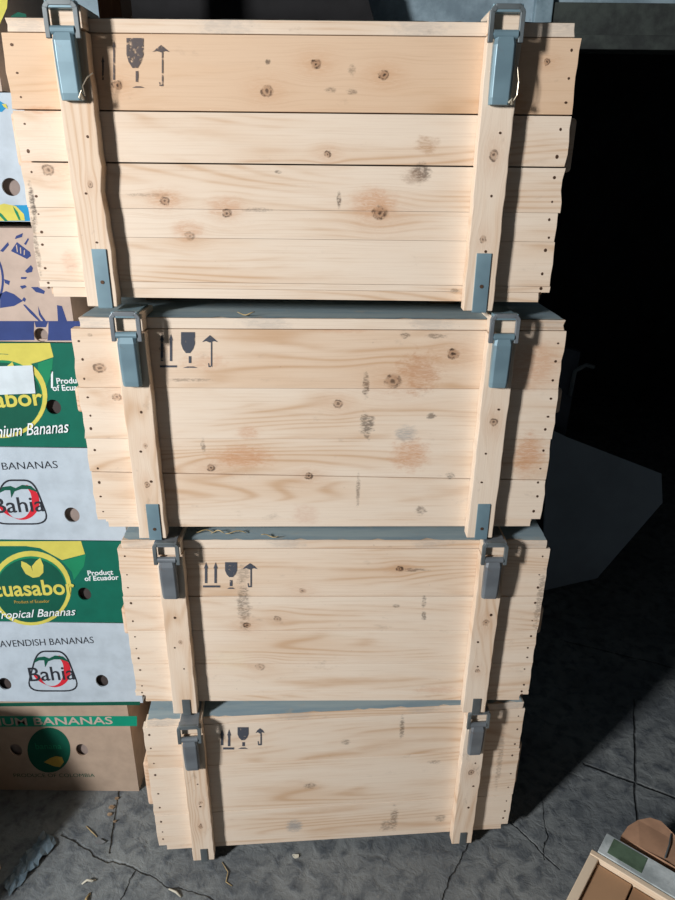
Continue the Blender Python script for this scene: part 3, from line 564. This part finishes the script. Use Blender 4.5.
# upper green box
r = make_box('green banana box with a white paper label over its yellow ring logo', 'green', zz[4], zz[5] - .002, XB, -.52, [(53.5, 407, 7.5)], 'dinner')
pshape(r, 'yellow_band', [[(-60, 343.5), (50, 343), (53.5, 357), (38, 362), (22, 366), (8, 354), (-60, 350)]], 'yellow', 1); pshape(r, 'leaf_shade', [[(38, 363), (53, 358), (52, 372), (46, 388), (38, 376)]], 'mgreen', 1)
ecua_logo(r, 2, 396, 1.18); ptext(r, 'logo_lettering', 'Ecuasabor', -60, 411, 44, 405, 17, 'yellow', 7, bold=.02); ptext(r, 'script_lettering', 'Premium Bananas', -24, 439, 70, 432, 12, 'wht', 8, shear=.35, bold=.005)
pshape(r, 'paper_label', [[(-40, 367), (33, 365), (36, 393), (-40, 396)]], 'label', 9); ptext(r, 'origin_lettering', 'Product', 57, 384, 84, 383, 6, 'wht', 2, bold=.02); ptext(r, 'origin_lettering', 'of Ecuador', 53, 391, 90, 390, 6, 'wht', 2, bold=.02)
pshape(r, 'printed_bottle', [[(51, 388), (53, 388), (53, 372), (51, 370)]], 'wht', 1)
# kraft box with blue print
r = make_box('kraft banana box with blue drawings and a blue bottom band', 'kraft', zz[5], zz[6] - .012, XB, -.545, [(41, 335, 7)], 'inner')
pshape(r, 'blue_band', [[(-60, 321), (34.2, 321), (33.8, 333), (34.6, 340), (-60, 341.5)], ], 'blue', 1); pshape(r, 'blue_band', [[(48.4, 321), (95, 321), (95, 340.5), (47.5, 340.5), (48.4, 333)], [(34.2, 321), (48.4, 321), (47, 327.5), (41, 327), (35.5, 328)][:0] or [(34.2, 321), (48.4, 321), (46, 327.2), (36, 327.2)]], 'blue', 1)
for sh in ([(0, 294), (6, 291), (14, 294), (23, 301), (14, 306), (0, 308)], [(17, 242), (30, 252), (31, 256), (27, 259), (11, 251)], [(14, 247), (16, 249), (22, 254), (26, 256), (28, 253), (18, 245)][:0], [(16, 236), (23, 233), (22, 237), (15, 239)], [(0, 251), (8, 242), (9, 245), (3, 252)],
    [(24, 244), (28, 238), (29, 239), (26, 245)], [(25, 271), (31, 265), (33, 268), (32, 272), (27, 273)], [(20, 286), (25, 285), (27, 287), (22, 289)], [(21, 277), (27, 277), (26, 279), (21, 279)], [(31, 287), (38, 287), (45, 291), (44, 294), (36, 292)],
    [(57, 305), (62, 306), (67, 321), (58, 321)], [(38, 306), (41, 314), (46, 321), (43, 321), (39, 315)], [(23, 304.5), (25, 304.5), (33, 312), (41, 321), (38.5, 321), (30, 313)], [(24, 297), (26, 299), (25, 302), (22, 300)], [(4, 279), (10, 281), (9, 285), (5, 283)]):
    if sh: pshape(r, 'blue_drawing', [sh], 'blue', 1)
pshape(r, 'blue_circle_drawing', ring(-14, 280, 18, 30, 2.2), 'blue', 1); pshape(r, 'blue_circle_drawing', [pc(-14, 272, 13, 18)], 'blue', 1)
for k in range(3): pshape(r, 'pale_line', [[(16 + k * 4, 245 + k * 2.6), (17 + k * 4, 244.6 + k * 2.6), (18 + k * 3.4, 252 + k * 1.5), (17 + k * 3.4, 252 + k * 1.5)]], 'kraft', 2)
# white and blue box beside the top crate
r = make_box('white and sky-blue banana box with yellow fruit print beside the top crate', 'white', zz[6], zz[7] - .002, XB, -.56, [(11, 187, 9.2)], 'inner')
pshape(r, 'printed_band', [[(-60, 206), (30, 205), (30, 221), (-60, 221.5)]], 'sky', 1); pshape(r, 'printed_fruit', [[(-8, 207), (4, 203.5), (16, 206), (24, 214), (25, 220.5), (-8, 221)]], 'yellow', 2)
pshape(r, 'printed_corner', [[(-20, 104), (0, 101), (8, 106), (2, 112), (-20, 110)]], 'sky', 1); pshape(r, 'printed_leaf', [[(2, 104), (6, 104), (8, 109), (4, 107)]], 'yellow', 2)
pshape(r, 'printed_stroke', [[(-6, 208), (2, 214), (8, 221), (5, 221), (-2, 214), (-8, 210)], [(13, 206), (18, 212), (21, 220), (19, 220), (15, 212)]], 'mgreen', 3)
# greenish grey box above
r = make_box('faded grey-green box on top of the box stack, behind the top crate', 'kraft', zz[7], 2.05, XB, -.615, [], 'inner')
pshape(r, 'printed_patch', [[(-60, -40), (10, -30), (7, 8), (0, 24), (-60, 40)]], 'yellow', 1); pshape(r, 'printed_patch', [[(11, 16), (18, 12), (26, 14), (27, 19), (12, 19)]], 'dgreen', 1)

# ------------------------------------------------ things behind the stack
dk = plain('dark_felt', srgb(40, 40, 42), .9, 0, .15, 12)
b = MB(); b.prism([(-.72, .0), (.13, .0)] + [tuple(on_y(*q, 2.30).xz) for q in ((377, 30), (362, -25), (109, -25), (126, 24))], 2.30, 2.325); o = b.build('dark_board', dk, bevel=.002)
tag(o, 'dark grey board standing upright behind the crates, top edge just showing', 'board')
b = MB(); b.box(-.585, -.53, 1.90, 2.0, 0, 2.2, .8); o = b.build('wooden_post', wood('dark_post', 5, vertical=True, pale=srgb(90, 62, 44), mid=srgb(70, 48, 36), warm=srgb(110, 66, 36)), bevel=.003); tag(o, 'dark brown wooden post rising behind the left latch of the top crate', 'post')
# pale slab standing for a lit patch, and upright panel by the dark doorway
def slab(name, pts, th, mat, label, cat, n=None):
    bm = bmesh.new(); P = [Vector(p) for p in pts]; nn = (P[1] - P[0]).cross(P[2] - P[0]).normalized() * th
    a = [bm.verts.new(p) for p in P]; c = [bm.verts.new(p + nn) for p in P]; bm.faces.new(a); bm.faces.new(c[::-1])
    for i in range(len(P)): bm.faces.new((a[(i + 1) % len(P)], a[i], c[i], c[(i + 1) % len(P)]))
    bmesh.ops.recalc_face_normals(bm, faces=bm.faces); me = bpy.data.meshes.new(name); bm.to_mesh(me); me.materials.append(mat); o = bpy.data.objects.new(name, me); col.objects.link(o); return tag(o, label, cat)
gm = plain('lit_patch_grey', srgb(150, 162, 172), .6, 0, .08, 6)
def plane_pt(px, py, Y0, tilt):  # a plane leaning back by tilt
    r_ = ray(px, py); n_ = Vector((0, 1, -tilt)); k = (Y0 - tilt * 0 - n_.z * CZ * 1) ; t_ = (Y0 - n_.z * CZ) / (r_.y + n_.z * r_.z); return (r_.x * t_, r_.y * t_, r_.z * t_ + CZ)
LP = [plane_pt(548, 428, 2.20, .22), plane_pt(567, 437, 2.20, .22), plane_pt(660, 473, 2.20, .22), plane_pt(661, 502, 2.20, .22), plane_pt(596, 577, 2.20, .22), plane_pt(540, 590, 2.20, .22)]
slab('lit_patch_sheet', LP, .012, gm, 'sheet shaped and toned as a patch of light, right of the second crate', 'sheet')  # outline and pale tone stand in for light falling in the dark doorway
dp = plain('dark_blue_panel', srgb(66, 74, 84), .5, 0, .1, 8)
q0, q1 = on_y(552, 344, 2.42), on_y(581, 352, 2.42)
b = MB(); b.prism([(.62, 0), (q1.x - .03, 0), (q1.x, q1.z), (q0.x, q0.z), (.62, q0.z + .02)], 2.42, 2.46); o = b.build('upright_board', dp, bevel=.004); tag(o, 'dark upright panel beside the doorway, behind the lit-patch sheet', 'panel')
hk = on_y(584, 366, 2.40); b = MB(); b.tube([(hk.x - .03, 2.418, hk.z - .12), (hk.x - .03, 2.40, hk.z - .02), (hk.x, 2.38, hk.z + .01), (hk.x + .03, 2.385, hk.z)], .008, 8); b.build('handle', M['steel_mid'], o, smooth=True)

# ------------------------------------------------ broken open crate, bottom right
h0 = .20
A = on_z(592, 849, h0); B = on_z(690, 908, h0); ex = (B - A).normalized(); ey = Vector((-ex.y, ex.x, 0))
ang = math.atan2(ex.y, ex.x)
bw = wood('old_box_wood', 21, pale=srgb(238, 222, 200), mid=srgb(220, 196, 165), dirt=.6); bd = wood('brown_box_wood', 23, pale=srgb(176, 140, 108), mid=srgb(140, 106, 80), warm=srgb(120, 84, 60), dirt=.9)
rt_ = empty('open_wooden_box', (A.x, A.y, 0), ang); tag(rt_, 'open wooden box with a pale rim in the bottom right corner, on the floor', 'box')
L, D = .44, -.34      # extends towards the camera (negative local y)
def bb(name, x0, x1, y0, y1, z0, z1, mt, t=.2, bev=.0015): b = MB(); b.box(x0, x1, min(y0, y1), max(y0, y1), z0, z1, t); return b.build(name, mt, rt_, bev)
bb('back_wall', 0, L, 0, -.013, 0, h0, bw, .1); bb('front_wall', 0, L, D + .013, D, 0, h0, bw, .4)
bb('side_wall', 0, .020, -.0135, D + .0135, 0, h0 - .002, bw, .1); bb('side_wall', L - .012, L, -.0135, D + .0135, 0, h0 - .002, bw)
bb('base', .012, L - .012, -.0135, D + .0135, .0, .012, bd)
for k in range(5): bb('slat', .021 + k * .079, .021 + k * .079 + .075, -.016, D + .016, h0 - .024 - .003 * (k % 2), h0 - .013 - .003 * (k % 2), bd, .2 + .15 * k)
# boards lying against it
pw = plaster('whitewashed_board', srgb(205, 214, 216), srgb(160, 170, 172), 14)
rb = empty('painted_board', (A.x, A.y, h0 - .02), ang); tag(rb, 'whitewashed board with a green painted patch, lying along the open box rim', 'board')
b = MB(); b.box(.012, .46, .002, .062, .009, .021); b.build('plank', pw, rb, .0015)
b = MB(); b.box(.03, .105, .012, .056, .0212, .0222); b.build('green_patch', plain('green_paint', srgb(96, 118, 98), .6, 0, .15, 30), rb)
b = MB(); b.box(.02, .46, .004, .056, -(h0 - .02), .0087); b.build('support_board', pw, rb, .0015)
# curved brown cardboard
rc = empty('cardboard_flap', (0, 0, 0)); tag(rc, 'curved brown cardboard piece with a dark seam behind the painted board', 'cardboard')
cb = plain('brown_cardboard', srgb(186, 146, 118), .8, 0, .12, 14)
pts = [(621, 836), (628, 826), (638, 820), (650, 817.5), (661, 821), (672, 832), (684, 846), (700, 866), (690, 876), (665, 861), (640, 847)]
W3 = [on_z(x, y, .185 + .012 * math.sin((x - 620) / 80 * 3)) for x, y in pts]
bm = bmesh.new(); top = [bm.verts.new(p) for p in W3]; bot = [bm.verts.new((p.x, p.y, 0.001)) for p in W3]; bm.faces.new(top); bm.faces.new(bot[::-1])
for i in range(len(pts)): bm.faces.new((top[(i + 1) % len(pts)], top[i], bot[i], bot[(i + 1) % len(pts)]))
bmesh.ops.recalc_face_normals(bm, faces=bm.faces); me = bpy.data.meshes.new('body'); bm.to_mesh(me); me.materials.append(cb); o = bpy.data.objects.new('body', me); col.objects.link(o); o.parent = rc
a, c = on_z(671, 834, .197), on_z(665, 858, .197); b = MB(); b.tube([a, (a + c) / 2 + Vector((.002, 0, .002)), c], .0018, 6); b.build('seam', M['steel_mid'], rc)

# ------------------------------------------------ small litter
chip = plain('pale_litter', srgb(206, 202, 186), .7); twg = plain('straw', srgb(186, 164, 120), .7); scr = plain('blue_grey_plastic', srgb(110, 128, 140), .35, 0, .15, 20)
def sliver(name, mat, pts, r, label, cat, group=None):
    b = MB(); n = len(pts); b.tube(pts, [r * (.4 + .6 * math.sin(math.pi * (k + .5) / n)) for k in range(n)], 6); o = b.build(name, mat, smooth=True); return tag(o, label, cat, group)
def flake(px, py, s, mat, label, cat='chip', name='paint_chip', seed=0):
    rnd = random.Random(seed); c = on_z(px, py, 0); bm = bmesh.new(); n = 7
    v = [(c.x + s * rnd.uniform(.6, 1.1) * math.cos(k * 2 * math.pi / n), c.y + s * .55 * rnd.uniform(.6, 1.1) * math.sin(k * 2 * math.pi / n)) for k in range(n)]
    lo = [bm.verts.new((x, y, .0004)) for x, y in v]; hi = [bm.verts.new((x, y, .003 + .004 * rnd.random())) for x, y in v]; bm.faces.new(lo[::-1]); bm.faces.new(hi)
    for k in range(n): bm.faces.new((lo[k], lo[(k + 1) % n], hi[(k + 1) % n], hi[k]))
    me = bpy.data.meshes.new(name); bm.to_mesh(me); me.materials.append(mat); o = bpy.data.objects.new(name, me); col.objects.link(o); return tag(o, label, cat)
flake(296, 857, .011, chip, 'small white chip on the floor in front of the bottom crate', seed=1)
flake(100, 843, .014, plain('grey_rubble', srgb(110, 112, 114)), 'pale grey flat stone on the floor below the brown box', 'stone', 'stone_flake', 2)
for k, (x, y, s) in enumerate([(117, 799, .007), (112, 808, .010), (110, 815, .008), (115, 822, .006)]):
    flake(x, y, s, plain('tan_rubble', srgb(150, 128, 104)), ['tan crumb nearest the brown box on the cracked floor', 'largest tan crumb in the row below the brown box', 'third tan crumb from the brown box', 'tan crumb farthest from the brown box'][k], 'rubble', 'rubble_crumb', 10 + k)
def fl(x, y, z=.002): q = on_z(x, y, z); return (q.x, q.y, z)
sliver('wood_splinter', chip, [fl(82, 884), fl(87, 880, .01), fl(92, 881, .008), fl(96, 880)], .003, 'pale splinter on the floor at the lower left', 'splinter')
sliver('wood_splinter', chip, [fl(169, 889), fl(176, 892, .006), fl(181, 897)], .003, 'pale splinter on the floor left below the bottom crate', 'splinter')
sliver('wood_splinter', twg, [fl(90, 893), fl(86, 899, .006), fl(88, 906)], .003, 'tan splinter at the bottom edge, lower left', 'splinter')
sliver('straw_stalk', twg, [fl(86, 826), fl(92, 832, .004), fl(97, 837)], .0014, 'thin straw beside the pale grey stone', 'straw')
sliver('straw_stalk', twg, [fl(222, 862), fl(228, 872, .004), fl(226, 882), fl(232, 886)], .0014, 'thin bent straw in front of the left foot of the bottom crate', 'straw')
# crumpled plastic strip, lower left
bm = bmesh.new(); rnd = random.Random(4); rows = []
for k in range(15):
    t_ = k / 14; px, py = 52 - 46 * t_, 838 + 52 * t_; c = on_z(px, py, 0); row = []
    for s in range(5):
        row.append(bm.verts.new((c.x + (s - 2) * .011 * (1 - .3 * t_) + rnd.uniform(-.004, .004), c.y + (s - 2) * -.008 + rnd.uniform(-.004, .004), .002 + abs(rnd.gauss(0, .007)))))
    rows.append(row)
for A_, B_ in zip(rows[:-1], rows[1:]):
    for s in range(4): bm.faces.new((A_[s], A_[s + 1], B_[s + 1], B_[s]))
me = bpy.data.meshes.new('plastic_scrap'); bm.to_mesh(me); me.materials.append(scr); o = bpy.data.objects.new('plastic_scrap', me); col.objects.link(o); so = o.modifiers.new('s', 'SOLIDIFY'); so.thickness = .001
tag(o, 'crumpled blue-grey plastic scrap on the floor at the lower left', 'scrap')
# curled shavings on the crate lids
def lidpt(i, x, y, dz=.002): q = on_z(x, y, (4 - i) * PITCH + dz); return (q.x, q.y, q.z)
def shaving(i, x, y, sx, label, grp):
    n = 7; pts = []
    c = Vector(lidpt(i, x, y))
    for k in range(n): a = k * .9 + x; pts.append(c + Vector((sx * (k - 3) * .006, .004 * math.sin(a), .003 + .003 * math.cos(a))))
    sliver('wood_shaving', twg, pts, .0012, label, 'shaving', grp)
for x, y, s in ((205, 532.5, 1), (218, 533, -.8), (236, 533.5, 1.2), (270, 537, 1)): shaving(2, x, y, s, 'small curled shaving on the lid of the third crate', 'curled shavings on the lid of the third crate')
for x, y, s in ((128, 307, .9),): shaving(1, x + 118, y + 8, s, 'small curled shaving on the lid of the second crate', None)

bm_ = MB(); bm_.box(-.04, .04, -.335, .335, 0, .18); o = bm_.build('shade_caster_block', wood('block_wood', 31), bevel=.003); o.location = (-.983, .849, 0); o.rotation_euler = (0, 0, R(-20.4)); tag(o, 'added timber block out of view, shading the floor at the lower left', 'timber')  # added low shade caster, out of view, for the floor shadow
# added shade caster: an unseen carton placed outside the frame at the left
r0 = empty('shade_caster_carton', (-1.222, .935, 0), R(-20.5)); tag(r0, 'added carton out of view, shading the floor and boxes at the left', 'box')
b = MB(); b.box(-.2, .2, -.357, .357, 0, .42); b.build('body', CM['brown'], r0, .003)
